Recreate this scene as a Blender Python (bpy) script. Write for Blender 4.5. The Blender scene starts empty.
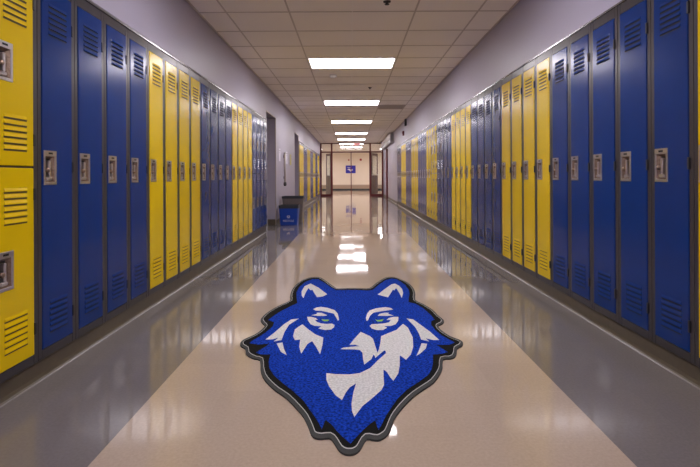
import bpy, bmesh, math, random
from mathutils import Vector, Matrix
random.seed(7)
R = math.radians
col = bpy.context.scene.collection
from mathutils.geometry import tessellate_polygon
MAT_OUTER=[(-0.099,4.054),(-0.026,4.074),(0.082,4.065),(0.147,4.064),(0.199,4.211),(0.251,4.347),(0.307,4.475),(0.358,4.514),(0.406,4.500),(0.445,4.420),(0.488,4.314),(0.515,4.170),(0.525,4.007),(0.514,3.837),(0.490,3.661),(0.528,3.559),(0.575,3.398),(0.589,3.261),(0.606,3.164),(0.604,3.121),(0.584,3.066),(0.554,3.031),(0.547,2.997),(0.557,2.927),(0.582,2.842),(0.622,2.781),(0.635,2.739),(0.630,2.701),(0.611,2.658),(0.579,2.622),(0.565,2.567),(0.539,2.498),(0.506,2.472),(0.472,2.466),(0.452,2.371),(0.427,2.295),(0.379,2.195),(0.327,2.129),(0.273,2.061),(0.229,1.991),(0.193,1.923),(0.167,1.862),(0.148,1.796),(0.133,1.751),(0.112,1.722),(0.093,1.709),(0.070,1.713),(0.054,1.718),(0.042,1.689),(0.028,1.649),(0.010,1.627),(-0.007,1.621),(-0.028,1.625),(-0.050,1.650),(-0.070,1.702),(-0.084,1.725),(-0.112,1.720),(-0.136,1.727),(-0.153,1.749),(-0.167,1.798),(-0.192,1.874),(-0.226,1.942),(-0.284,2.042),(-0.339,2.110),(-0.386,2.183),(-0.428,2.266),(-0.457,2.366),(-0.478,2.466),(-0.507,2.481),(-0.547,2.520),(-0.573,2.566),(-0.589,2.629),(-0.618,2.663),(-0.637,2.711),(-0.639,2.767),(-0.621,2.818),(-0.584,2.884),(-0.563,2.965),(-0.556,3.037),(-0.573,3.072),(-0.599,3.136),(-0.609,3.202),(-0.596,3.322),(-0.563,3.447),(-0.521,3.558),(-0.475,3.655),(-0.490,3.770),(-0.502,3.947),(-0.493,4.176),(-0.453,4.377),(-0.393,4.502),(-0.306,4.514),(-0.251,4.412),(-0.188,4.233),(-0.130,4.076)]
MAT_BLUE=[(-0.097,3.979),(0.010,3.984),(0.137,3.954),(0.173,3.974),(0.233,4.160),(0.306,4.346),(0.366,4.417),(0.410,4.382),(0.436,4.290),(0.462,4.156),(0.472,3.987),(0.462,3.835),(0.435,3.676),(0.424,3.589),(0.467,3.546),(0.509,3.425),(0.533,3.273),(0.544,3.152),(0.516,3.122),(0.502,3.038),(0.510,2.939),(0.528,2.843),(0.556,2.773),(0.581,2.715),(0.544,2.683),(0.470,2.679),(0.493,2.621),(0.512,2.569),(0.474,2.545),(0.427,2.535),(0.411,2.438),(0.390,2.349),(0.363,2.280),(0.302,2.195),(0.240,2.117),(0.193,2.036),(0.160,1.956),(0.134,1.893),(0.112,1.824),(0.098,1.783),(0.094,1.801),(0.089,1.853),(0.071,1.834),(0.045,1.792),(0.016,1.739),(-0.007,1.693),(-0.034,1.735),(-0.058,1.779),(-0.079,1.825),(-0.103,1.859),(-0.109,1.826),(-0.114,1.788),(-0.126,1.830),(-0.147,1.884),(-0.175,1.947),(-0.205,2.020),(-0.260,2.109),(-0.324,2.201),(-0.372,2.280),(-0.408,2.365),(-0.425,2.447),(-0.432,2.545),(-0.484,2.546),(-0.514,2.571),(-0.500,2.610),(-0.481,2.655),(-0.466,2.709),(-0.527,2.695),(-0.579,2.717),(-0.574,2.760),(-0.554,2.806),(-0.521,2.902),(-0.498,3.018),(-0.502,3.107),(-0.549,3.155),(-0.526,3.261),(-0.495,3.365),(-0.440,3.496),(-0.404,3.573),(-0.431,3.744),(-0.450,3.909),(-0.446,4.093),(-0.413,4.289),(-0.360,4.401),(-0.305,4.400),(-0.242,4.250),(-0.182,4.088),(-0.127,3.969)]
MAT_WHITE=[[(-0.361,4.221),(-0.283,4.071),(-0.195,3.836),(-0.228,3.766),(-0.271,3.745),(-0.306,3.893),(-0.326,3.990),(-0.340,3.973),(-0.365,4.051),(-0.373,3.908),(-0.375,3.722),(-0.396,3.797),(-0.411,3.939),(-0.404,4.122)],
[(0.207,3.820),(0.274,4.001),(0.345,4.173),(0.379,4.207),(0.407,4.123),(0.420,4.005),(0.415,3.869),(0.387,3.713),(0.384,3.853),(0.374,4.046),(0.352,3.961),(0.340,3.979),(0.322,3.897),(0.282,3.733),(0.245,3.774)],
[(-0.274,3.405),(-0.253,3.448),(-0.223,3.466),(-0.172,3.437),(-0.121,3.380),(-0.097,3.296),(-0.084,3.158),(-0.090,3.130),(-0.103,3.196),(-0.124,3.296),(-0.167,3.328),(-0.210,3.361),(-0.253,3.371)],
[(-0.274,3.258),(-0.238,3.288),(-0.243,3.317),(-0.208,3.314),(-0.166,3.256),(-0.186,3.240),(-0.232,3.241)],
[(-0.300,3.221),(-0.271,3.219),(-0.240,3.193),(-0.223,3.155),(-0.243,3.155),(-0.228,3.112),(-0.198,3.076),(-0.159,3.063),(-0.127,3.071),(-0.109,3.039),(-0.111,2.997),(-0.128,2.954),(-0.164,2.943),(-0.208,2.973),(-0.190,3.018),(-0.233,3.025),(-0.263,3.060),(-0.287,3.141)],
[(0.096,3.127),(0.093,3.184),(0.104,3.284),(0.125,3.366),(0.173,3.424),(0.242,3.452),(0.277,3.430),(0.292,3.392),(0.254,3.370),(0.199,3.343),(0.149,3.312),(0.123,3.241),(0.105,3.136)],
[(0.175,3.240),(0.189,3.283),(0.226,3.311),(0.256,3.308),(0.247,3.282),(0.282,3.244),(0.232,3.235)],
[(0.311,3.211),(0.276,3.211),(0.246,3.187),(0.228,3.145),(0.257,3.145),(0.239,3.093),(0.209,3.071),(0.160,3.059),(0.126,3.055),(0.112,3.021),(0.123,2.969),(0.153,2.940),(0.190,2.939),(0.219,2.983),(0.202,3.014),(0.244,3.019),(0.279,3.053),(0.303,3.133)],
[(-0.351,3.183),(-0.400,3.162),(-0.435,3.051),(-0.467,2.902),(-0.499,2.776),(-0.458,2.780),(-0.429,2.808),(-0.447,2.742),(-0.406,2.765),(-0.408,2.918),(-0.399,3.051)],
[(-0.425,2.710),(-0.394,2.723),(-0.372,2.625),(-0.344,2.531),(-0.383,2.582)],
[(-0.314,3.058),(-0.275,2.972),(-0.219,2.864),(-0.167,2.805),(-0.165,2.684),(-0.169,2.543),(-0.198,2.652),(-0.227,2.746),(-0.250,2.699),(-0.270,2.553),(-0.291,2.653),(-0.299,2.774),(-0.328,2.764),(-0.347,2.830),(-0.351,2.955),(-0.333,3.012)],
[(0.362,3.176),(0.402,3.154),(0.433,3.047),(0.473,2.900),(0.501,2.757),(0.467,2.757),(0.428,2.788),(0.440,2.732),(0.398,2.766),(0.401,2.864),(0.395,2.997)],
[(0.392,2.704),(0.422,2.695),(0.403,2.622),(0.361,2.547),(0.337,2.515),(0.359,2.585)],
[(0.053,2.905),(0.082,2.864),(0.107,2.826),(0.122,2.781),(0.128,2.689),(0.136,2.561),(0.148,2.621),(0.161,2.716),(0.172,2.826),(0.217,2.879),(0.274,2.942),(0.326,3.061),(0.348,2.984),(0.355,2.806),(0.338,2.649),(0.310,2.533),(0.277,2.463),(0.251,2.525),(0.237,2.388),(0.221,2.295),(0.190,2.209),(0.178,2.251),(0.167,2.311),(0.153,2.341),(0.147,2.237),(0.144,2.168),(0.130,2.117),(0.081,2.031),(0.042,1.968),(0.008,1.879),(-0.001,1.925),(-0.003,1.990),(0.005,2.090),(0.018,2.184),(-0.011,2.142),(-0.028,2.090),(-0.043,2.022),(-0.072,2.067),(-0.104,2.156),(-0.119,2.224),(-0.123,2.298),(-0.079,2.286),(-0.012,2.282),(0.037,2.297),(0.089,2.357),(0.140,2.473),(0.180,2.553),(0.182,2.585),(0.175,2.597),(0.121,2.490),(0.119,2.518),(0.113,2.535),(0.100,2.473),(0.061,2.402),(0.057,2.473),(0.056,2.563),(0.043,2.601),(0.015,2.612),(-0.062,2.617),(-0.049,2.637),(-0.006,2.651),(0.044,2.661),(0.015,2.685),(-0.013,2.682),(0.009,2.765)]]
MAT_GREEN=[[(-0.200,3.168),(-0.181,3.155),(-0.147,3.154),(-0.157,3.124),(-0.179,3.122),(-0.191,3.137)],
[(0.153,3.159),(0.169,3.139),(0.211,3.159),(0.196,3.117),(0.168,3.111)]]
# ------------------------------------------------------------------ dimensions (metres)
XL, XR = -1.467, 1.549          # faces of the two locker banks
WL, WR = -1.484, 1.543          # faces of the two walls
CZ = 2.5476                     # ceiling
EYE = 0.952
LTOP = 1.932                    # top of a locker
LBOT = 0.0912                   # bottom of a locker
BACK = -5.0
SCREEN = 23.1                   # glazed screen with the double doors
FAR = 33.4

# ------------------------------------------------------------------ materials
def new_mat(name):
    m = bpy.data.materials.new(name); m.use_nodes = True
    nt = m.node_tree; b = nt.nodes['Principled BSDF']
    return m, nt, b

def simple(name, c, rough=.5, metal=0., noise=0., contrast=0, nscale=40., bump=0., bscale=200., spec=None, coat=0., coatr=.1):
    m, nt, b = new_mat(name)
    b.inputs['Base Color'].default_value = (*c, 1)
    b.inputs['Roughness'].default_value = rough
    b.inputs['Metallic'].default_value = metal
    if spec is not None: b.inputs['Specular IOR Level'].default_value = spec
    if coat:
        b.inputs['Coat Weight'].default_value = coat; b.inputs['Coat Roughness'].default_value = coatr
    tc = nt.nodes.new('ShaderNodeTexCoord')
    if noise:
        n = nt.nodes.new('ShaderNodeTexNoise'); n.inputs['Scale'].default_value = nscale; n.inputs['Detail'].default_value = 5
        nt.links.new(tc.outputs['Object'], n.inputs['Vector'])
        mx = nt.nodes.new('ShaderNodeMix'); mx.data_type = 'RGBA'
        mx.inputs[6].default_value = (*[max(0, v*(1-noise)) for v in c], 1)
        mx.inputs[7].default_value = (*[min(1, v*(1+noise)) for v in c], 1)
        if contrast:
            mr = nt.nodes.new('ShaderNodeMapRange'); mr.inputs['From Min'].default_value = .5-contrast; mr.inputs['From Max'].default_value = .5+contrast
            nt.links.new(n.outputs['Fac'], mr.inputs['Value']); nt.links.new(mr.outputs[0], mx.inputs[0])
        else: nt.links.new(n.outputs['Fac'], mx.inputs[0])
        nt.links.new(mx.outputs[2], b.inputs['Base Color'])
    if bump:
        n2 = nt.nodes.new('ShaderNodeTexNoise'); n2.inputs['Scale'].default_value = bscale; n2.inputs['Detail'].default_value = 3
        nt.links.new(tc.outputs['Object'], n2.inputs['Vector'])
        bp = nt.nodes.new('ShaderNodeBump'); bp.inputs['Strength'].default_value = bump; bp.inputs['Distance'].default_value = .01
        nt.links.new(n2.outputs['Fac'], bp.inputs['Height']); nt.links.new(bp.outputs[0], b.inputs['Normal'])
    return m

def emit(name, c, s):
    m, nt, b = new_mat(name)
    b.inputs['Base Color'].default_value = (.8, .8, .8, 1)
    b.inputs['Emission Color'].default_value = (*c, 1); b.inputs['Emission Strength'].default_value = s
    return m

M = {}
M['blue'] = simple('blue_enamel', (.002, .031, .185), .21, spec=.27, noise=.16, nscale=6, bump=.02, bscale=9)
M['yellow'] = simple('yellow_enamel', (.74, .52, .001), .24, spec=.27, noise=.05, nscale=6, bump=.02, bscale=9)
M['frame'] = simple('grey_brown_enamel', (.042, .038, .044), .30, noise=.15, nscale=12)
M['slot'] = simple('dark_slot', (.004, .004, .007), .8)
M['slot_shade_yellow'] = simple('shaded_yellow_slot', (.10, .065, .003), .8)  # door yellow darkened to stand for shade in the louver slots
M['chrome'] = simple('chrome', (.72, .68, .67), .30, 1., noise=.1, nscale=60)
M['pocket'] = simple('pocket_metal', (.28, .20, .15), .38, 1., noise=.5, nscale=70, bump=.5, bscale=60)
M['hinge'] = simple('dark_hinge', (.012, .012, .016), .5)
M['cap'] = simple('locker_cap', (.22, .21, .23), .22, .7, noise=.4, nscale=6, bump=.15, bscale=14)
M['wall'] = simple('lilac_paint', (.40, .375, .475), .42, noise=.04, nscale=2, bump=.05, bscale=120)
M['cream'] = simple('cream_paint', (.86, .78, .67), .55, noise=.04, nscale=2)
M['base'] = simple('brown_vinyl_base', (.100, .080, .054), .38, noise=.2, nscale=20)
M['basegrey'] = simple('beige_enamel', (.42, .32, .24), .4)
M['tile'] = simple('ceiling_tile', (.92, .88, .845), .9, noise=.04, nscale=1.2, bump=.25, bscale=160)
M['tee'] = simple('ceiling_tee', (.58, .53, .50), .6)
M['white'] = simple('white_enamel', (.80, .79, .81), .35)
M['tube'] = emit('lit_diffuser', (1., .93, .97), 21.)
M['red'] = simple('dark_red_enamel', (.12, .008, .012), .35)
M['doorskin'] = simple('grey_red_door', (.14, .055, .06), .35, noise=.1, nscale=10)
M['vent'] = simple('vent_grey', (.45, .40, .36), .5)
M['binblue'] = simple('blue_plastic', (.003, .055, .42), .38)
M['bindark'] = simple('dark_plastic', (.03, .035, .045), .45)
M['bingrey'] = simple('taupe_plastic', (.16, .135, .13), .5, noise=.15, nscale=30)
M['paper'] = simple('white_paper', (.78, .76, .86), .6)
M['paperyellow'] = simple('yellow_paper', (.62, .55, .16), .6)
M['alarm'] = simple('red_plastic', (.35, .01, .012), .35)
M['darkred'] = simple('darkred_plastic', (.13, .006, .01), .35)
M['dark'] = simple('dark_grey', (.045, .045, .05), .5)
M['greyduct'] = simple('grey_enamel', (.34, .34, .35), .45)
M['doorgrey'] = simple('grey_door_paint', (.24, .21, .23), .45)
M['signblue'] = simple('sign_blue', (.03, .03, .45), .5)
M['binding'] = simple('grey_binding', (.033, .035, .033), .8, noise=.25, nscale=200, bump=.3, bscale=500)
M['stitch'] = simple('pale_stitch', (.50, .50, .47), .7)
M['pileblack'] = simple('black_pile', (.010, .010, .009), .95, noise=.6, nscale=260, bump=.6, bscale=400, spec=.1)
M['pileblue'] = simple('blue_pile', (.006, .045, .40), .95, noise=.6, contrast=.14, nscale=90, bump=.7, bscale=400, spec=.1)
M['pilewhite'] = simple('white_pile', (.70, .70, .68), .95, noise=.16, contrast=.14, nscale=90, bump=.6, bscale=400, spec=.1)
M['pilegreen'] = simple('green_pile', (.25, .52, .06), .95, spec=.1)
M['exitred'] = emit('lit_exit_letters', (1., .05, .08), 1.2)
M['cable'] = simple('pale_tape', (.92, .90, .86), .5)

def glass_mat():
    m, nt, b = new_mat('clear_glass')
    out = nt.nodes['Material Output']
    g = nt.nodes.new('ShaderNodeBsdfGlossy'); g.inputs['Roughness'].default_value = .02
    t = nt.nodes.new('ShaderNodeBsdfTransparent'); t.inputs['Color'].default_value = (.93, .95, .95, 1)
    lw = nt.nodes.new('ShaderNodeLayerWeight'); lw.inputs['Blend'].default_value = .5
    pw = nt.nodes.new('ShaderNodeMath'); pw.operation = 'POWER'; pw.inputs[1].default_value = 5; nt.links.new(lw.outputs['Facing'], pw.inputs[0])
    f = nt.nodes.new('ShaderNodeMath'); f.operation = 'MULTIPLY_ADD'; f.inputs[1].default_value = .9; f.inputs[2].default_value = .04; nt.links.new(pw.outputs[0], f.inputs[0])
    mx = nt.nodes.new('ShaderNodeMixShader')
    nt.links.new(f.outputs[0], mx.inputs[0]); nt.links.new(t.outputs[0], mx.inputs[1]); nt.links.new(g.outputs[0], mx.inputs[2])
    nt.links.new(mx.outputs[0], out.inputs['Surface']); return m
M['glass'] = glass_mat()

def floor_mat():
    m, nt, b = new_mat('waxed_floor_tiles')
    N, L = nt.nodes, nt.links
    geo = N.new('ShaderNodeNewGeometry'); sep = N.new('ShaderNodeSeparateXYZ'); L.new(geo.outputs['Position'], sep.inputs[0])
    def mth(op, a, bb=None):
        n = N.new('ShaderNodeMath'); n.operation = op
        for i, v in enumerate((a, bb)):
            if v is None: continue
            if isinstance(v, (int, float)): n.inputs[i].default_value = v
            else: L.new(v, n.inputs[i])
        return n.outputs[0]
    x, y = sep.outputs[0], sep.outputs[1]
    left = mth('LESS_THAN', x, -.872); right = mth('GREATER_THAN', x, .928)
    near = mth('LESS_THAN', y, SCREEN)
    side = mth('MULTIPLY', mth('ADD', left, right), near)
    # one vinyl tile = 0.3048 m
    tx = mth('FLOOR', mth('DIVIDE', mth('ADD', x, .872), .3)); ty = mth('FLOOR', mth('DIVIDE', y, .3048))
    comb = N.new('ShaderNodeCombineXYZ'); L.new(tx, comb.inputs[0]); L.new(ty, comb.inputs[1])
    wn = N.new('ShaderNodeTexWhiteNoise'); wn.noise_dimensions = '3D'; L.new(comb.outputs[0], wn.inputs['Vector'])
    # colours
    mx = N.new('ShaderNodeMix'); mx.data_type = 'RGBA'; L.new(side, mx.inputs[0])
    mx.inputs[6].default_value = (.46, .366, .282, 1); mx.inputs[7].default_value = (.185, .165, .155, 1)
    no = N.new('ShaderNodeTexNoise'); no.inputs['Scale'].default_value = 90; no.inputs['Detail'].default_value = 6; L.new(geo.outputs['Position'], no.inputs['Vector'])
    no2 = N.new('ShaderNodeTexNoise'); no2.inputs['Scale'].default_value = 1.3; no2.inputs['Detail'].default_value = 3; L.new(geo.outputs['Position'], no2.inputs['Vector'])
    var = mth('ADD', mth('ADD', mth('MULTIPLY', wn.outputs['Value'], .05), mth('MULTIPLY', no.outputs['Fac'], .34)), mth('MULTIPLY', no2.outputs['Fac'], .14))
    var = mth('ADD', var, .74)
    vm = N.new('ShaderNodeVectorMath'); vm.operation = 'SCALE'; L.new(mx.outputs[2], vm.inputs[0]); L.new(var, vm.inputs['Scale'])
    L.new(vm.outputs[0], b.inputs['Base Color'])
    # each tile lies at a very slightly different tilt; wax ripples
    sub = N.new('ShaderNodeVectorMath'); sub.operation = 'SUBTRACT'; L.new(wn.outputs['Color'], sub.inputs[0]); sub.inputs[1].default_value = (.5, .5, .5)
    mul = N.new('ShaderNodeVectorMath'); mul.operation = 'MULTIPLY'; L.new(sub.outputs[0], mul.inputs[0]); mul.inputs[1].default_value = (.007, .009, 0)
    map_ = N.new('ShaderNodeMapping'); map_.inputs['Scale'].default_value = (5, 2.2, 1); L.new(geo.outputs['Position'], map_.inputs[0])
    n3 = N.new('ShaderNodeTexNoise'); n3.inputs['Scale'].default_value = 1; n3.inputs['Detail'].default_value = 2; L.new(map_.outputs[0], n3.inputs['Vector'])
    sub2 = N.new('ShaderNodeVectorMath'); sub2.operation = 'SUBTRACT'; L.new(n3.outputs['Color'], sub2.inputs[0]); sub2.inputs[1].default_value = (.5, .5, .5)
    mul2 = N.new('ShaderNodeVectorMath'); mul2.operation = 'MULTIPLY'; L.new(sub2.outputs[0], mul2.inputs[0]); mul2.inputs[1].default_value = (.003, .006, 0)
    a1 = N.new('ShaderNodeVectorMath'); L.new(mul.outputs[0], a1.inputs[0]); L.new(mul2.outputs[0], a1.inputs[1])
    a2 = N.new('ShaderNodeVectorMath'); L.new(a1.outputs[0], a2.inputs[0]); L.new(geo.outputs['Normal'], a2.inputs[1])
    nn = N.new('ShaderNodeVectorMath'); nn.operation = 'NORMALIZE'; L.new(a2.outputs[0], nn.inputs[0])
    L.new(nn.outputs[0], b.inputs['Normal'])
    b.inputs['Roughness'].default_value = .045
    b.inputs['Specular IOR Level'].default_value = .5
    return m
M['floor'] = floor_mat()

# ------------------------------------------------------------------ helpers
def tag(o, label=None, cat=None, group=None, kind=None):
    if label: o['label'] = label
    if cat: o['category'] = cat
    if group: o['group'] = group
    if kind: o['kind'] = kind
    return o

class MB:
    def __init__(s): s.bm = bmesh.new(); s.mats = []
    def mi(s, m):
        if m not in s.mats: s.mats.append(m)
        return s.mats.index(m)
    def box(s, x0, x1, y0, y1, z0, z1, m, bev=0., seg=1):
        r = bmesh.ops.create_cube(s.bm, size=1)
        vs = r['verts']
        for v in vs:
            v.co = Vector((x0+(v.co.x+.5)*(x1-x0), y0+(v.co.y+.5)*(y1-y0), z0+(v.co.z+.5)*(z1-z0)))
        fs = set(f for v in vs for f in v.link_faces)
        for f in fs: f.material_index = s.mi(m)
        if bev:
            es = set(e for v in vs for e in v.link_edges)
            bmesh.ops.bevel(s.bm, geom=list(es), offset=bev, segments=seg, profile=.5, affect='EDGES', material=-1)
        return s
    def poly(s, pts, faces, m, mats=None):
        vs = [s.bm.verts.new(p) for p in pts]
        for i, f in enumerate(faces):
            try:
                fc = s.bm.faces.new([vs[k] for k in f]); fc.material_index = s.mi(mats[i] if mats else m)
            except ValueError: pass
        return s
    def prism(s, prof, a0, a1, m, axis='y'):
        """closed profile [(u,v)...] swept along an axis; axis 'y': (u,v)->(x,z); axis 'z': (x,y); axis 'x': (y,z)"""
        def P(u, v, a):
            return {'y': (u, a, v), 'z': (u, v, a), 'x': (a, u, v)}[axis]
        n = len(prof)
        A = [s.bm.verts.new(P(u, v, a0)) for u, v in prof]; B = [s.bm.verts.new(P(u, v, a1)) for u, v in prof]
        k = s.mi(m); fs = []
        for i in range(n):
            j = (i+1) % n; fs.append(s.bm.faces.new((A[i], A[j], B[j], B[i])))
        if n > 8:
            for tri in tessellate_polygon([[Vector((u, v, 0)) for u, v in prof]]):
                for V in (A, B):
                    try: fs.append(s.bm.faces.new([V[t] for t in tri]))
                    except ValueError: pass
        else: fs.append(s.bm.faces.new(A[::-1])); fs.append(s.bm.faces.new(B))
        for f in fs: f.material_index = k
        return s
    def lathe(s, prof, m, loc=(0, 0, 0), n=20, rot=None):
        """prof [(r,z)...]"""
        rings = []
        for r, z in prof:
            if r < 1e-6: rings.append([s.bm.verts.new((0, 0, z))])
            else: rings.append([s.bm.verts.new((r*math.cos(2*math.pi*i/n), r*math.sin(2*math.pi*i/n), z)) for i in range(n)])
        k = s.mi(m)
        for a, b in zip(rings, rings[1:]):
            for i in range(n):
                j = (i+1) % n
                if len(a) == 1 and len(b) == 1: continue
                if len(a) == 1: f = s.bm.faces.new((a[0], b[j], b[i]))
                elif len(b) == 1: f = s.bm.faces.new((a[i], a[j], b[0]))
                else: f = s.bm.faces.new((a[i], a[j], b[j], b[i]))
                f.material_index = k; f.smooth = True
        vs = [v for rr in rings for v in rr]
        mat = Matrix.Translation(loc) @ (rot.to_4x4() if rot else Matrix.Identity(4))
        bmesh.ops.transform(s.bm, matrix=mat, verts=vs)
        return s
    def build(s, name, parent=None, loc=None, smooth=False):
        bmesh.ops.recalc_face_normals(s.bm, faces=s.bm.faces)
        me = bpy.data.meshes.new(name); s.bm.to_mesh(me); s.bm.free()
        for m in s.mats: me.materials.append(m)
        if smooth:
            for p in me.polygons: p.use_smooth = True
        o = bpy.data.objects.new(name, me); col.objects.link(o)
        if parent: o.parent = parent
        if loc: o.location = loc
        return o

def empty(name, loc=(0, 0, 0), rz=0):
    o = bpy.data.objects.new(name, None); col.objects.link(o)
    o.location = loc; o.rotation_euler = (0, 0, rz); o.empty_display_size = .1
    return o

def copy_tree(o, parent=None):
    c = o.copy(); col.objects.link(c)
    if parent: c.parent = parent
    for ch in KIDS.get(o.name, []):
        copy_tree(ch, c)
    return c
KIDS = {}
def note_kids(o):
    KIDS[o.name] = list(o.children)
    for ch in o.children: note_kids(ch)

def struct(mb, name, kind='structure'):
    o = mb.build(name); o['kind'] = kind; return o

# ------------------------------------------------------------------ room shell
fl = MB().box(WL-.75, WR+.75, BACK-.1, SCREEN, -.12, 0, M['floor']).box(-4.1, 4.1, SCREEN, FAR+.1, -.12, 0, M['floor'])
struct(fl, 'floor')

# ceiling: tiles with a tee grid a little proud of them
ROW0 = 4.65; T = .6096
GX = [-1.2019, -.5923, .627, 1.2368]
c = MB().box(WL-.75, WR+.75, BACK-.1, SCREEN, CZ, CZ+.1, M['tile'])
k0 = int((BACK-ROW0)/T)
k = k0
while ROW0+k*T < SCREEN:
    yy = ROW0+k*T; c.box(WL+.005, WR-.005, yy-.009, yy+.009, CZ-.004, CZ+.001, M['tee']); k += 1
for gx in GX: c.box(gx-.008, gx+.008, BACK, SCREEN, CZ-.0045, CZ+.001, M['tee'])
for gx in (WL+.008, WR-.008): c.box(gx-.012, gx+.012, BACK, SCREEN, CZ-.006, CZ+.001, M['tee'])
c.box(-4.1, 4.1, SCREEN, FAR+.1, CZ, CZ+.1, M['tile'])
struct(c, 'ceiling')

LY0 = 2.2432; LW = .3048                 # left bank: boundary between the yellow double locker and the first blue one
RY0 = 2.1735; RW = .30828
NL = 20; NR = 45
L_END = LY0+NL*LW                        # 8.339
R_START = RY0-RW; R_END = RY0+NR*RW
L_START = LY0-LW
D1 = (8.40, 9.47); D2 = (12.62, 13.56)   # recessed doorways in the left wall
L2_START = 13.62; NL2 = 28; L2_END = L2_START+NL2*LW
DR = (20.25, 21.15)                      # red framed door in the right wall
DZ = 2.11
CAPT = 1.957

w = MB()
TH = .6
def wl(y0, y1, z0, z1): w.box(WL-TH, WL, y0, y1, z0, z1, M['wall'])
wl(BACK, L_START, 0, CZ)
wl(L_START, L_END, LTOP+.002, CZ)
wl(L_END, D1[0], 0, CZ); wl(D1[0], D1[1], DZ, CZ); wl(D1[1], D2[0], 0, CZ); wl(D2[0], D2[1], DZ, CZ); wl(D2[1], L2_START, 0, CZ)
wl(L2_START, L2_END, LTOP+.002, CZ); wl(L2_END, SCREEN, 0, CZ)
w.box(WL-TH-.1, WL-TH, BACK, SCREEN, 0, CZ, M['wall'])
w.box(-4.1, WL-TH, SCREEN-.1, SCREEN, 0, CZ, M['cream'])
w.box(-4.2, -4.1, SCREEN, FAR, 0, CZ, M['cream'])
struct(w, 'wall_left')
w = MB()
def wr(y0, y1, z0, z1): w.box(WR, WR+TH, y0, y1, z0, z1, M['wall'])
wr(BACK, R_START, 0, CZ); wr(R_START, R_END, LTOP+.002, CZ); wr(R_END, DR[0], 0, CZ); wr(DR[0], DR[1], DZ-.03, CZ); wr(DR[1], SCREEN, 0, CZ)
w.box(WR+TH, WR+TH+.1, BACK, SCREEN, 0, CZ, M['wall'])
w.box(WR+TH, 4.1, SCREEN-.1, SCREEN, 0, CZ, M['cream'])
w.box(4.1, 4.2, SCREEN, FAR, 0, CZ, M['cream'])
struct(w, 'wall_right')
struct(MB().box(WL-.7, WR+.7, BACK-.1, BACK, 0, CZ, M['wall']), 'wall_back')
struct(MB().box(-4.2, 4.2, FAR, FAR+.1, 0, CZ, M['cream']), 'wall_front')

# cove bases: run under the lockers and along the bare walls
def cove(name, spans, side):
    b = MB()
    for face, y0, y1 in spans:
        s = 1 if side == 'left' else -1
        prof = [(face-.05*s, 0), (face-.05*s, .091), (face-.012*s, .091), (face-.011*s, .020), (face-.006*s, .006), (face+.002*s, 0)]
        b.prism(prof, y0, y1, M['base'])
    struct(b, name)
cove('baseboard_left', [(XL, L_START, L_END+.02), (WL+.012, D1[1], D2[0]), (XL, L2_START, L2_END)], 'left')
cove('baseboard_right', [(XR, R_START, R_END), (WR-.012, R_END, DR[0]-.05), (WR-.012, DR[1]+.05, SCREEN-.06)], 'right')
# pale bead along the toe of each locker base
for nm, face, s, y0, y1 in (('trim_1', XL, 1, L_START, L_END), ('trim_2', XR, -1, R_START, R_END)):
    b = MB().prism([(face+.006*s, 0), (face+.006*s, .003), (face+.009*s, .003), (face+.012*s, .0)], y0, y1, M['white'] if 0 else simple('toe_bead', (.17, .15, .14), .3))
    struct(b, nm)
# metal cap strips along the top of the lockers
for nm, face, wall, s, y0, y1 in (('trim_3', XL, WL, 1, L_START, L_END+.02), ('trim_4', XR, WR, -1, R_START, R_END), ('trim_5', XL, WL, 1, L2_START, L2_END)):
    b = MB().prism([(face-.045*s, LTOP+.001), (face+.006*s, LTOP+.001), (face+.007*s, LTOP+.012), (face-.002*s, LTOP+.024), (face-.045*s, LTOP+.025)], y0, y1, M['cap'])
    struct(b, nm)
# end fillers of the banks
struct(MB().box(XL-.3, XL+.002, L_END+.001, L_END+.02, 0.0, LTOP, M['white'], .002), 'trim_6')
struct(MB().box(XR-.004, XR+.3, R_END+.001, R_END+.05, 0.0, CAPT, M['dark'], .002), 'trim_7')

# recessed doorways on the left: door leaf at the back of the recess, grey strips edging the opening
for n, (y0, y1) in enumerate((D1, D2)):
    fr = MB().box(WL-.012, WL+.003, y1-.02, y1+.006, 0, DZ, M['vent'], .002).box(WL-.012, WL+.003, y0-.006, y0+.02, 0, DZ, M['vent'], .002).box(WL-.012, WL+.003, y0+.02, y1-.02, DZ-.012, DZ+.01, M['vent'], .002)
    struct(fr, 'trim_%d' % (8+n))
    d = empty('door_%d' % (n+1), (WL-.42, y0, 0)); d['kind'] = 'structure'
    MB().box(0, .045, .05, y1-y0-.05, .01, 2.04, M['doorgrey'], .003).build('door_leaf', d)
    MB().box(-.02, .06, 0.002, .05, 0, DZ-.002, M['vent']).box(-.02, .06, y1-y0-.05, y1-y0-.002, 0, DZ-.002, M['vent']).box(-.02, .06, .05, y1-y0-.05, 2.045, DZ-.002, M['vent']).build('door_frame', d)
    MB().box(.05, .10, .10, .12, 1.0, 1.02, M['chrome']).box(.085, .10, .10, .22, .995, 1.02, M['chrome'], .004).build('door_handle', d)
    b = MB().box(WL-.36, WL-.004, y1-.012, y1, 0, .11, M['base'], .002)
    struct(b, 'baseboard_recess_%d' % (n+1))

# red door in the right wall
d = empty('door_3', (WR, DR[0], 0)); d['kind'] = 'structure'
wd = DR[1]-DR[0]
MB().box(-.062, .10, -.05, .03, 0, DZ, M['red'], .004).box(-.004, .10, wd-.03, wd+.03, 0, DZ, M['red'], .001).box(-.004, .10, .03, wd-.03, DZ-.08, DZ, M['red'], .001).build('door_frame', d)
MB().box(.002, .055, .032, wd-.032, .01, DZ-.082, M['white'], .003).build('door_leaf', d)
MB().box(-.02, .003, .08, .10, 1.0, 1.02, M['chrome']).box(-.03, -.015, .08, .20, .995, 1.02, M['chrome'], .004).build('door_handle', d)

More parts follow.
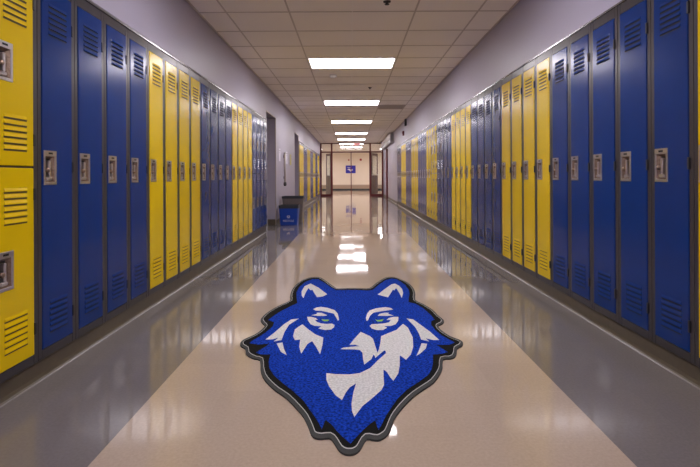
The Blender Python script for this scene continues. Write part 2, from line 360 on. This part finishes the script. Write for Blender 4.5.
# ------------------------------------------------------------------ glazed red screen with double doors
s = MB(); y0, y1 = SCREEN-.05, SCREEN+.05
HZ0, HZ1 = 2.085, 2.145
s.box(WL, WL+.07, y0, y1, 0, CZ, M['red'], .004).box(WR-.07, WR, y0, y1, 0, CZ, M['red'], .004)
s.box(WL+.07, WR-.07, y0, y1, CZ-.035, CZ, M['red'], .004).box(WL+.07, WR-.07, y0, y1, HZ0, HZ1, M['red'], .004)
for mx in (-.93, .92):
    s.box(mx-.045, mx+.045, y0, y1, 0, HZ0, M['red'], .004).box(mx-.035, mx+.035, y0, y1, HZ1, CZ-.035, M['red'], .004)
s.box(WL+.07, -.975, y0, y1, 0, .09, M['red'], .004).box(.965, WR-.07, y0, y1, 0, .09, M['red'], .004)
s.box(-.02, .02, y0+.02, y1-.02, 0, HZ0, M['red'], .003)
struct(s, 'trim_10')
panes = [(WL+.07, -.965, HZ1, CZ-.035), (-.895, .885, HZ1, CZ-.035), (.955, WR-.07, HZ1, CZ-.035), (WL+.07, -.975, .09, HZ0), (.965, WR-.07, .09, HZ0)]
for i, (a, b_, z0, z1) in enumerate(panes):
    struct(MB().box(a, b_, SCREEN-.004, SCREEN+.004, z0, z1, M['glass']), 'window_%d' % (i+1))
# two leaves swung open beyond the screen
def leaf(name, hx, sgn, ang):
    e = empty(name, (hx, SCREEN+.055, 0), ang); e['kind'] = 'structure'
    W = .86
    a, b_ = .0, W
    f = MB()
    wx0, wx1 = .14, .80
    for (xa, xb, za, zb) in ((0, W, .01, .99), (0, wx0, .99, 1.95), (wx1, W, .99, 1.95), (0, W, 1.95, 2.07)):
        f.box(xa, xb, -.016, .016, za, zb, M['doorskin'])
    f.build('door_leaf', e)
    MB().box(wx0, wx1, -.004, .004, .99, 1.95, M['glass']).build('door_glass', e)
    MB().box(.05, .80, -.075, -.055, 1.0, 1.04, M['chrome'], .004).box(.06, .09, -.056, -.016, .99, 1.05, M['chrome']).box(.76, .79, -.056, -.016, .99, 1.05, M['chrome']).build('push_bar', e)
leaf('door_4', -.975+.0, -1, R(90+18))
leaf('door_5', .965, 1, R(90-24))

# ------------------------------------------------------------------ lockers
def louvers(mb, cx, z_top, n, y, slot):
    """n downward-opening pressed louvers, 27 mm apart"""
    hw = .076
    for i in range(n):
        z0 = z_top-.0165-i*.0272; z1 = z0+.0165; p = .0042
        a, b = cx-hw, cx+hw
        pts = [(a, y, z0), (a+.005, y, z1), (b-.005, y, z1), (b, y, z0), (a+.005, y-p, z0+.001), (b-.005, y-p, z0+.001), (a+.007, y-p*.8, z0+.006), (b-.007, y-p*.8, z0+.006)]
        mb.poly(pts, [(1, 2, 7, 6), (6, 7, 5, 4), (0, 1, 6, 4), (3, 5, 7, 2), (0, 4, 5, 3)], M['slot'], [mb.dm, mb.dm, mb.dm, mb.dm, slot])
        mb.poly([(a+.003, y-.0006, z0-.0072), (b-.003, y-.0006, z0-.0072), (b-.003, y-.0006, z0), (a+.003, y-.0006, z0)], [(0, 1, 2, 3)], slot)  # flat dark strip painting in the shade below each louver

def handle_parts(door, zc, x0):
    """recessed chrome pocket with finger lift"""
    x1 = x0+.098; z0, z1 = zc-.083, zc+.083; y = -.0035
    h = MB(); t = .012
    h.box(x0, x1, y-.004, y+.001, z1-.028, z1, M['chrome'], .0015).box(x0, x1, y-.004, y+.001, z0, z0+.014, M['chrome'], .0015)
    h.box(x0, x0+.011, y-.004, y+.001, z0+.014, z1-.028, M['chrome'], .0015).box(x1-.014, x1, y-.004, y+.001, z0+.014, z1-.028, M['chrome'], .0015)
    h.box((x0+x1)/2-.016, (x0+x1)/2+.016, y-.0052, y-.0038, z1-.018, z1-.009, M['slot'])
    # dished back of the pocket
    a, b, c0, c1 = x0+.011, x1-.014, z0+.014, z1-.028
    m = .016
    P = [(a, y-.001, c0), (b, y-.001, c0), (b, y-.001, c1), (a, y-.001, c1), (a+m, y+.026, c0+m), (b-m, y+.026, c0+m), (b-m, y+.026, c1-m), (a+m, y+.026, c1-m)]
    h.poly(P, [(0, 1, 5, 4), (1, 2, 6, 5), (2, 3, 7, 6), (3, 0, 4, 7), (4, 5, 6, 7)], M['pocket'])
    hp = h.build('handle_plate', door)
    l = MB(); mx = (a+b)/2
    l.box(mx-.006, mx+.010, y-.002, y+.02, zc-.045, zc+.035, M['chrome'], .003)
    l.box(mx-.022, mx+.02, y-.001, y+.016, zc-.062, zc-.045, M['chrome'], .004)
    l.lathe([(0, 0), (.011, 0), (.012, .003), (.012, .012), (.009, .015), (0, .015)], M['pocket'], (mx-.018, y+.006, zc-.012), 12, Matrix.Rotation(R(90), 3, 'X'))
    l.build('latch', hp)

DM = .0285
def make_door(root, z0, z1, mname, n_l=(6, 6), handle_z=1.0, lab=None):
    dm = M[mname]; slot = M['slot'] if mname == 'blue' else M['slot_shade_yellow']
    d = MB(); d.dm = dm
    x0, x1 = DM, LW-DM-.004
    hx0 = x0+.008+.011; hx1 = x0+.008+.098-.014; hz0 = handle_z-.083+.014; hz1 = handle_z+.083-.028
    # skin built round the pocket opening
    yf, yb = -.0035, .010
    for (a, b, c0, c1) in ((x0, x1, z0, hz0), (x0, x1, hz1, z1), (x0, hx0, hz0, hz1), (hx1, x1, hz0, hz1)):
        pass
    vs = {}
    xs = [x0+.003, hx0, hx1, x1-.003]; zs = [z0+.003, hz0, hz1, z1-.003]
    pts = [(x, yf, z) for z in zs for x in xs]
    faces = []
    for j in range(3):
        for i in range(3):
            if i == 1 and j == 1: continue
            faces.append((j*4+i, j*4+i+1, (j+1)*4+i+1, (j+1)*4+i))
    nb = len(pts)
    pts += [(x0, yf+.003, z0), (x1, yf+.003, z0), (x1, yf+.003, z1), (x0, yf+.003, z1), (x0, yb, z0), (x1, yb, z0), (x1, yb, z1), (x0, yb, z1)]
    o = [0, 3, 15, 12]
    edge = [[0, 1, 2, 3], [3, 7, 11, 15], [15, 14, 13, 12], [12, 8, 4, 0]]
    for q in range(4):
        r = (q+1) % 4
        faces.append(tuple(edge[q])+(nb+r, nb+q))
        faces.append((nb+q, nb+r, nb+4+r, nb+4+q))
    d.poly(pts, faces, dm)
    cx = (x0+x1)/2+.002
    top_z = z1-.073 if z1-z0 > 1.2 else z1-.088
    louvers(d, cx, top_z, n_l[0], yf, slot)
    louvers(d, cx, z0+.070+.0272*(n_l[1]-1)+.0165, n_l[1], yf, slot)
    door = d.build('locker_door', root)
    handle_parts(door, handle_z, x0+.008)
    hz = (z1-.155, (z0+z1)/2+.0, z0+.12) if z1-z0 > 1.2 else (z1-.12, z0+.12)
    for z in hz:
        MB().box(x1-.004, x1+.010, -.0075, .002, z-.028, z+.028, M['hinge'], .002).build('hinge', door)
    return door

def make_locker(mname, tiers):
    root = empty('locker')
    f = MB()
    # carcase: open-fronted steel box with a face frame
    f.box(.0015, LW-.0015, .014, .30, LBOT+.001, LTOP-.001, M['frame'])
    fr = M['frame']; g = .0012
    zt = 1.876; zb = .133
    f.box(g, DM-.001, .0, .016, LBOT, LTOP, fr, .002).box(LW-DM-.003, LW-g, .0, .016, LBOT, LTOP, fr, .002)
    f.box(DM-.001, LW-DM-.003, .001, .016, zt, LTOP, fr, .0015).box(DM-.001, LW-DM-.003, .001, .016, LBOT, zb, fr, .0015)
    # hollow behind the pocket is only as deep as the frame, the pocket itself is pressed steel
    if tiers == 2: f.box(DM-.001, LW-DM-.003, .004, .016, .992, 1.008, fr, .001)
    f.build('locker_frame', root)
    if tiers == 1: make_door(root, zb+.003, zt-.003, mname, handle_z=1.0)
    else:
        make_door(root, 1.0045, zt-.003, mname, handle_z=1.447)
        make_door(root, zb+.003, .9955, mname, handle_z=.556)
    return root
protos = {}
used = {}
for mname in ('blue', 'yellow'):
    for t in (1, 2):
        protos[(mname, t)] = make_locker(mname, t); note_kids(protos[(mname, t)])

def place(mname, tiers, side, y0, width, label, group):
    p = protos[(mname, tiers)]
    o = p if (mname, tiers) not in used else copy_tree(p)
    used[(mname, tiers)] = True
    sc = width/LW
    if side == 'left':
        o.location = (XL, y0, 0); o.rotation_euler = (0, 0, R(90))
    else:
        o.location = (XR, y0+width, 0); o.rotation_euler = (0, 0, R(-90))
    o.scale = (sc, 1, 1)
    tag(o, label, 'locker', group)
ORD = ['first', 'second', 'third', 'fourth', 'fifth']
def run(mname, side, y0, width, n, where, group, tiers=None):
    for i in range(n):
        t = tiers[i] if tiers else 1
        kind = 'single-door' if t == 1 else 'two-door'
        place(mname, t, side, y0+i*width, width, '%s %s locker, %s from the camera in %s' % (mname, kind, ORD[i], where), group)
place('yellow', 2, 'left', LY0-LW, LW, 'large yellow two-door locker cut by the left edge of the photo', 'lockers on the near left wall')
G = 'lockers on the near left wall'
run('blue', 'left', LY0, LW, 4, 'the nearest blue run, left wall', G)
run('yellow', 'left', LY0+4*LW, LW, 4, 'the nearest four-yellow run, left wall', G)
run('blue', 'left', LY0+8*LW, LW, 4, 'the middle blue run, left wall', G)
run('yellow', 'left', LY0+12*LW, LW, 4, 'the second four-yellow run, left wall', G)
run('blue', 'left', LY0+16*LW, LW, 4, 'the run before the recycling bin, left wall', G, (2, 2, 2, 2))
G = 'lockers beyond the bins on the left wall'
far = ['first', 'second', 'third', 'fourth', 'fifth', 'sixth', 'seventh']
for r_ in range(7):
    cn = 'yellow' if r_ % 2 == 0 else 'blue'
    run(cn, 'left', L2_START+r_*4*LW, LW, 4, 'the %s run past the bins, left wall' % far[r_], G)
G = 'lockers on the right wall'
place('yellow', 1, 'right', RY0-RW, RW, 'yellow locker showing only a sliver at the right edge of the photo', G)
run('blue', 'right', RY0, RW, 5, 'the nearest blue run, right wall', G)
run('yellow', 'right', RY0+5*RW, RW, 4, 'the nearest four-yellow run, right wall', G)
seq = [('blue', 'second', (1, 1, 1, 1)), ('yellow', 'second', (1, 1, 1, 1)), ('blue', 'third', (1, 1, 2, 2)), ('yellow', 'third', (2, 2, 1, 1)), ('blue', 'fourth', None), ('yellow', 'fourth', None), ('blue', 'fifth', None), ('yellow', 'fifth', None), ('blue', 'farthest', None)]
for q, (cn, nm, tt) in enumerate(seq):
    run(cn, 'right', RY0+(9+4*q)*RW, RW, 4, 'the %s %s run, right wall' % (nm, cn), G, tt)

# ------------------------------------------------------------------ ceiling lights
def make_light():
    root = empty('ceiling_light')
    x0, x1, yd = -.61, .61, .305
    MB().box(x0, x0+.03, -yd, yd, -.014, .004, M['white'], .003).box(x1-.03, x1, -yd, yd, -.012, .004, M['white'], .003) \
        .box(x0+.03, x1-.03, -yd, -yd+.02, -.012, .004, M['white'], .003).box(x0+.03, x1-.03, yd-.02, yd, -.012, .004, M['white'], .003).build('light_frame', root)
    MB().box(x0+.03, x1-.03, -yd+.02, yd-.02, -.009, .002, M['tube']).build('diffuser', root)
    return root
lp = make_light(); note_kids(lp)
lys = [(-4.495, 'ceiling light panel at the far back behind the camera'), (-.84, 'ceiling light panel right behind the camera'), (2.82, 'ceiling light panel just above the top of the photo')]
rows = [6.478, 10.136, 13.794, 17.60, 20.50, 23.50, 26.1]
names = ['nearest and largest lit ceiling light panel in view', 'second lit ceiling light panel in view from the camera', 'third lit ceiling light panel in view from the camera', 'fourth lit ceiling light panel in view from the camera',
         'fifth lit ceiling light panel, last one before the red screen', 'lit ceiling light panel just beyond the red screen', 'lit ceiling light panel farther beyond the red screen']
alll = lys+list(zip(rows, names))
cx = .0174
for i, (yy, nm) in enumerate(alll):
    o = lp if i == 0 else copy_tree(lp)
    o.location = (cx, yy+.3048, CZ+.006); tag(o, nm, 'ceiling light', 'ceiling light panels')
for sx, nm in ((-2.3, 'left'), (2.3, 'right')):  # extra fill panels, added to brighten the cream end wall
    for yy in (28.3, 31.0):
        o = copy_tree(lp); o.location = (sx, yy, CZ+.006)
        tag(o, 'added fill light panel in the %s wing of the end lobby, %s the screen' % (nm, 'nearer' if yy < 29 else 'farther from'), 'ceiling light', 'ceiling light panels')

# pale line along the middle of the ceiling, stopping at every light
seg = []
ys = sorted([y for y, _ in alll if y < 20])
b = MB(); prev = BACK
for yy in ys+[SCREEN-.06]:
    e = yy-.003 if yy != SCREEN-.06 else yy
    b.box(cx-.004, cx+.004, prev, e, CZ-.009, CZ-.002, M['cable']); prev = yy+.6127
struct(b, 'trim_11')

# detectors, sprinklers, vent
o = MB().lathe([(0, -.05), (.03, -.048), (.052, -.038), (.055, -.012), (.055, 0), (0, 0)], M['white'], n=24).build('smoke_detector', loc=(-.275, 7.56, CZ)); tag(o, 'small round cream smoke detector on the ceiling behind the nearest light', 'smoke detector')
def sprinkler(x, y, lab):
    o = MB().lathe([(0, 0), (.035, 0), (.034, -.006), (.012, -.01), (.010, -.022), (.022, -.025), (.022, -.028), (0, -.029)], M['dark'], n=16).build('sprinkler_head', loc=(x, y, CZ)); tag(o, lab, 'sprinkler', 'ceiling sprinklers')
sprinkler(.335, 4.39, 'dark sprinkler head at the top edge of the photo')
sprinkler(.345, 8.64, 'small dark sprinkler head between the first and second ceiling lights')
v = empty('ceiling_vent', (.932, 11.05, CZ-.005)); tag(v, 'square grey-brown air vent in the ceiling right of the second light', 'air vent')
MB().box(-.29, .29, -.29, .29, -.003, .004, M['greyduct']).build('vent_back', v)
f = MB().box(-.30, -.27, -.30, .30, -.010, .004, M['vent'], .002).box(.27, .30, -.30, .30, -.010, .004, M['vent'], .002).box(-.27, .27, -.30, -.27, -.010, .004, M['vent'], .002).box(-.27, .27, .27, .30, -.010, .004, M['vent'], .002)
f.build('vent_frame', v)
sl = MB()
for i in range(13): sl.prism([(-.255+i*.042, -.002), (-.235+i*.042, -.011), (-.232+i*.042, -.010), (-.252+i*.042, -.001)], -.27, .27, M['vent'], 'x')
sl.build('vent_slats', v)

# exit sign hung from the ceiling
e = empty('exit_sign', (.275, 22.4, 2.43)); tag(e, 'small sign with red EXIT letters hanging in front of the glazed screen', 'exit sign')
MB().box(-.15, .15, -.02, .02, -.085, .085, M['white'], .004).build('sign_box', e)
MB().box(-.01, .01, -.01, .01, .085, CZ-2.43, M['white']).build('sign_stem', e)
def text_obj(name, body, size, loc, rot, mat, parent=None, ext=.001):
    cu = bpy.data.curves.new(name, 'FONT'); cu.body = body; cu.size = size; cu.align_x = 'CENTER'; cu.align_y = 'CENTER'; cu.extrude = ext
    t = bpy.data.objects.new(name+'_c', cu); col.objects.link(t)
    bpy.context.view_layer.update()
    dg = bpy.context.evaluated_depsgraph_get(); me = bpy.data.meshes.new_from_object(t.evaluated_get(dg))
    bpy.data.objects.remove(t)
    me.materials.clear(); me.materials.append(mat)
    o = bpy.data.objects.new(name, me); col.objects.link(o); o.location = loc; o.rotation_euler = rot
    if parent: o.parent = parent
    return o
text_obj('exit_lettering', 'EXIT', .15, (0, -.022, 0), (R(90), 0, 0), M['exitred'], e)

# ------------------------------------------------------------------ wall fittings, right
u = empty('wall_heater_unit', (WR, 17.4, 0)); tag(u, 'long white box unit mounted high on the right wall near the red screen', 'wall unit')
MB().box(-.125, -.001, 0, 5.3, 2.17, 2.50, M['greyduct'], .006).build('unit_casing', u)
MB().box(-.140, -.126, .02, 5.28, 2.31, 2.49, M['white'], .004).build('unit_front', u)
a = empty('wall_mounted_fire_alarm', (WR, 13.95, 2.19)); tag(a, 'small dark red fire alarm on the right wall above the far lockers', 'fire alarm')
MB().box(-.05, 0, -.05, .05, -.068, .068, M['darkred'], .006, 2).build('alarm_body', a)
MB().lathe([(0, 0), (.03, 0), (.028, .006), (.012, .01), (0, .011)], M['darkred'], (-.05, 0, .015), 16, Matrix.Rotation(R(-90), 3, 'Y')).build('alarm_horn', a)
a = empty('wall_speaker', (WR, 13.35, 2.44)); tag(a, 'dark upright speaker box high on the right wall above the fire alarm', 'speaker')
MB().box(-.05, 0, -.05, .05, -.095, .095, M['dark'], .006, 2).build('speaker_box', a)
g = MB()
for i in range(6): g.box(-.053, -.05, -.038, .038, -.07+i*.026, -.058+i*.026, M['slot'])
g.build('speaker_grille', a)

# ------------------------------------------------------------------ wall fittings, left
def paper(y, z, w_, h_, m, lab, cat='notice'):
    o = empty('wall_mounted_notice', (WL, y, z)); tag(o, lab, cat, 'papers on the left wall by the bins')
    MB().box(.001, .006, -w_/2, w_/2, -h_/2, h_/2, m, .001).build('notice_sheet', o)
    MB().box(.006, .008, -w_/2+.02, w_/2-.02, h_/2-.05, h_/2-.03, M['greyduct']).box(.006, .008, -w_/2+.02, w_/2-.06, h_/2-.09, h_/2-.08, M['greyduct']).build('notice_print', o)
paper(9.95, 1.40, .22, .26, M['paper'], 'white paper notice on the wall just past the first doorway')
paper(11.05, 1.38, .22, .28, M['paper'], 'white paper notice between the hanging conduit and the yellow paper')
paper(11.75, 1.36, .24, .26, M['paperyellow'], 'yellowish paper notice on the wall before the second doorway')
p = empty('hanging_conduit', (WL+.03, 10.55, 0)); tag(p, 'long thin grey vertical conduit with dark knob end on the left wall', 'conduit')
MB().lathe([(0, .80), (.022, .80), (.022, 1.48), (0, 1.48)], M['vent'], n=12).build('conduit_tube', p)
MB().lathe([(0, .74), (.024, .745), (.034, .77), (.034, .80), (.026, .83), (0, .83)], M['dark'], n=12).build('conduit_end', p)
MB().box(-.029, -.01, -.03, .03, 1.36, 1.42, M['doorgrey']).box(-.029, -.01, -.03, .03, .9, .96, M['doorgrey']).build('conduit_clip', p)

# bins
def bin_shell(mb, wb, wt, db, dt, h, m, t=.006, z0=.0):
    def ring(wd_, dp, z, r=.03):
        pts = []
        for (sx, sy, a0) in ((1, 1, 0), (-1, 1, 90), (-1, -1, 180), (1, -1, 270)):
            for k in range(4):
                a = R(a0+k*30); pts.append((sx*(wd_/2-r)+r*math.cos(a), sy*(dp/2-r)+r*math.sin(a), z))
        return pts
    rs = [ring(wb, db, z0), ring(wt, dt, h), ring(wt-2*t, dt-2*t, h), ring(wb-2*t, db-2*t, z0+t)]
    n = 16; V = [[mb.bm.verts.new(p) for p in r_] for r_ in rs]; k = mb.mi(m)
    for a, b_ in zip(V, V[1:]):
        for i in range(n):
            f = mb.bm.faces.new((a[i], a[(i+1) % n], b_[(i+1) % n], b_[i])); f.material_index = k
    mb.bm.faces.new(V[0][::-1]).material_index = k; mb.bm.faces.new(V[3]).material_index = k
b = empty('recycling_bin', (-1.232, 9.56, 0)); tag(b, 'blue plastic recycling bin with white recycling mark and dark rim', 'bin')
mb = MB(); bin_shell(mb, .335, .375, .30, .34, .335, M['binblue']); mb.build('bin_body', b)
mb = MB(); bin_shell(mb, .385, .392, .35, .357, .385, M['bindark'], .012, .325); mb.build('bin_rim', b)
mk = MB()
for k in range(3):
    a = R(90+120*k)
    P0 = Vector((math.cos(a), math.sin(a)))*.050; P1 = Vector((math.cos(a+R(120)), math.sin(a+R(120))))*.050
    dv = (P1-P0).normalized(); nv = Vector((-dv.y, dv.x))
    A_ = P0+dv*.018; B_ = P1-dv*.034
    q = [A_-nv*.007, B_-nv*.007, B_-nv*.016, P1-dv*.012, B_+nv*.016, B_+nv*.007, A_+nv*.007]
    pr = [(v_.x, v_.y) for v_ in q]
    mk.prism(pr, 0, .002, M['paper'], 'z')
o = mk.build('recycling_mark', b); o.location = (0, -.161, .165); o.rotation_euler = (R(90-3.2), 0, 0)
o.scale = (.8, .8, .8)
o = text_obj('bin_lettering', 'RECYCLE', .052, (0, -.1575, .083), (R(90-3.2), 0, 0), M['paper'], b, .0012)
b = empty('waste_bin', (-1.215, 10.10, 0)); tag(b, 'taller taupe waste bin with dark rim behind the blue recycling bin', 'bin')
mb = MB(); bin_shell(mb, .37, .44, .27, .33, .505, M['bingrey']); mb.build('bin_body', b)
mb = MB(); bin_shell(mb, .452, .458, .342, .348, .54, M['bindark'], .014, .495); mb.build('bin_rim', b)
mb = MB().box(-.20, .20, -.15, .15, .46, .478, M['bindark'], .004); mb.build('bin_liner', b)

# ------------------------------------------------------------------ end lobby
h = empty('baseboard_heater', (-1.6, FAR, 0)); tag(h, 'low beige heater cabinet along the foot of the cream end wall', 'heater')
MB().box(-1.6, 4.9, -.16, -.001, .09, .36, M['basegrey'], .01).build('heater_casing', h)
MB().box(-1.6, 4.9, -.13, -.001, 0, .085, M['bindark']).build('heater_plinth', h)
MB().box(-1.6, 4.9, -.165, -.161, .30, .32, M['vent']).build('heater_grille', h)
n = empty('wall_sign', (-.03, FAR, 1.43)); tag(n, 'blue rectangular sign with white shapes on the cream end wall', 'sign')
MB().box(-.345, .345, -.015, -.001, -.27, .27, M['signblue'], .004).build('sign_board', n)
MB().prism([(-.25, -.02), (-.12, .05), (.02, -.03), (.14, .02), (.10, -.10), (-.02, -.16), (-.10, -.06)], -.018, -.014, M['white'], 'y').prism([(-.24, .12), (-.02, .10), (-.02, .13), (-.24, .15)], -.018, -.014, M['white'], 'y').build('sign_emblem', n)
a = MB().box(-.07, .07, -.06, -.001, -.07, .07, M['alarm'], .01, 2).build('wall_mounted_fire_alarm', loc=(.67, FAR, 2.10)); tag(a, 'small red fire alarm on the cream end wall right of the blue sign', 'fire alarm')
a = MB().box(-.05, .05, -.05, -.001, -.05, .05, M['alarm'], .01, 2).build('wall_mounted_fire_alarm', loc=(-.16, FAR, 2.08)); tag(a, 'tiny red fire alarm on the cream end wall above the blue sign', 'fire alarm')

# ------------------------------------------------------------------ the floor mat
MO = Vector((0., 2.9))
def loc_(pts): return [(x-MO.x, y-MO.y) for x, y in pts]
def smooth_closed(pts, it=2, lim=.3):
    for _ in range(it):
        out = []
        n = len(pts)
        for i in range(n):
            p0, p1, p2, p3 = [Vector(pts[(i+k) % n]) for k in (-1, 0, 1, 2)]
            out.append(tuple(p1))
            out.append(tuple((-p0+9*p1+9*p2-p3)/16))
        pts = out
    return pts
def offset_raw(pts, d):
    n = len(pts); area = sum(pts[i][0]*pts[(i+1) % n][1]-pts[(i+1) % n][0]*pts[i][1] for i in range(n))
    s = 1 if area > 0 else -1; out = []
    for i in range(n):
        t = (Vector(pts[(i+1) % n])-Vector(pts[i-1])).normalized()
        out.append((pts[i][0]-t.y*s*d, pts[i][1]+t.x*s*d))
    return out
def offset(pts, d):
    n = len(pts); area = sum(pts[i][0]*pts[(i+1) % n][1]-pts[(i+1) % n][0]*pts[i][1] for i in range(n))
    s = 1 if area > 0 else -1; out = []
    for i in range(n):
        a, b_, c_ = Vector(pts[i-1]), Vector(pts[i]), Vector(pts[(i+1) % n])
        t1 = (b_-a).normalized(); t2 = (c_-b_).normalized()
        nr = Vector((-t1.y-t2.y, t1.x+t2.x))*s
        if nr.length < 1e-6: nr = Vector((-t1.y, t1.x))*s
        nr.normalize()
        out.append(b_+nr*d)
    # drop the points that the concave corners push too close to the outline
    def dist(p):
        m = 1e9
        for i in range(n):
            a, b_ = Vector(pts[i-1]), Vector(pts[i]); ab = b_-a
            t = max(0, min(1, (p-a).dot(ab)/max(ab.length_squared, 1e-12))); m = min(m, (p-a-ab*t).length)
        return m
    return [tuple(p) for p in out if dist(p) > abs(d)*.93]
STR = 2.27            # the mat is longer than wide and its border widens with it
def sty(pts, k): return [(p[0], p[1]*k) for p in pts]
mat = empty('floor_mat', (MO.x, MO.y, 0)); tag(mat, 'large blue, black and white animal-head shaped mat on the glossy floor', 'mat')
outer = sty(offset(sty(smooth_closed(loc_(MAT_OUTER), 1), 1/STR), .005), STR)
mb = MB(); mb.prism(outer, 0, .0075, M['binding'], 'z'); mb.build('mat_binding', mat)
in1 = sty(offset(sty(outer, 1/STR), .0135), STR); in2 = sty(offset_raw(sty(in1, 1/STR), .005), STR)
st = MB(); nst = len(in1)
A_ = [st.bm.verts.new((x, y, .0085)) for x, y in in1]; B_ = [st.bm.verts.new((x, y, .0085)) for x, y in in2]
A0 = [st.bm.verts.new((x, y, .007)) for x, y in in1]; B0 = [st.bm.verts.new((x, y, .007)) for x, y in in2]
st.mi(M['stitch'])
for i in range(nst):
    j = (i+1) % nst
    st.bm.faces.new((A_[i], A_[j], B_[j], B_[i])); st.bm.faces.new((A0[i], A0[j], A_[j], A_[i])); st.bm.faces.new((B_[i], B_[j], B0[j], B0[i]))
st.build('mat_stitching', mat)
pl = MB()
pl.prism(sty(offset(sty(outer, 1/STR), .016), STR), .006, .0092, M['pileblack'], 'z')
pl.prism(smooth_closed(loc_(MAT_BLUE), 0), .007, .0098, M['pileblue'], 'z')
for w_ in MAT_WHITE: pl.prism(smooth_closed(loc_(w_), 0), .008, .0104, M['pilewhite'], 'z')
for w_ in MAT_GREEN: pl.prism(loc_(w_), .008, .0106, M['pilegreen'], 'z')
pl.build('mat_pile', mat)

# ------------------------------------------------------------------ camera and view
cam = bpy.data.cameras.new('camera'); co = bpy.data.objects.new('camera', cam); col.objects.link(co)
cam.sensor_width = 36; cam.lens = 480.19/700*36; cam.shift_y = -57.26/700; cam.shift_x = .265/700
cam.clip_start = .05; cam.clip_end = 100
co.matrix_world = Matrix.Translation((0, 0, EYE)) @ Matrix.Rotation(.00294, 4, 'Z') @ Matrix.Rotation(R(90), 4, 'X') @ Matrix.Rotation(-.00463, 4, 'Z')
sc = bpy.context.scene; sc.camera = co
wd_ = bpy.data.worlds.new('world'); sc.world = wd_; wd_.use_nodes = True
wd_.node_tree.nodes['Background'].inputs['Color'].default_value = (.02, .02, .02, 1)
vs = sc.view_settings; sc.display_settings.display_device = 'sRGB'
vs.view_transform = 'Standard'; vs.look = 'None'; vs.gamma = 1; vs.use_curve_mapping = False
vs.exposure = 0.0
sc.cycles.max_bounces = 8; sc.cycles.diffuse_bounces = 5; sc.cycles.glossy_bounces = 4; sc.cycles.transparent_max_bounces = 8
sc.cycles.caustics_reflective = False; sc.cycles.caustics_refractive = False
sc.cycles.sample_clamp_indirect = 4
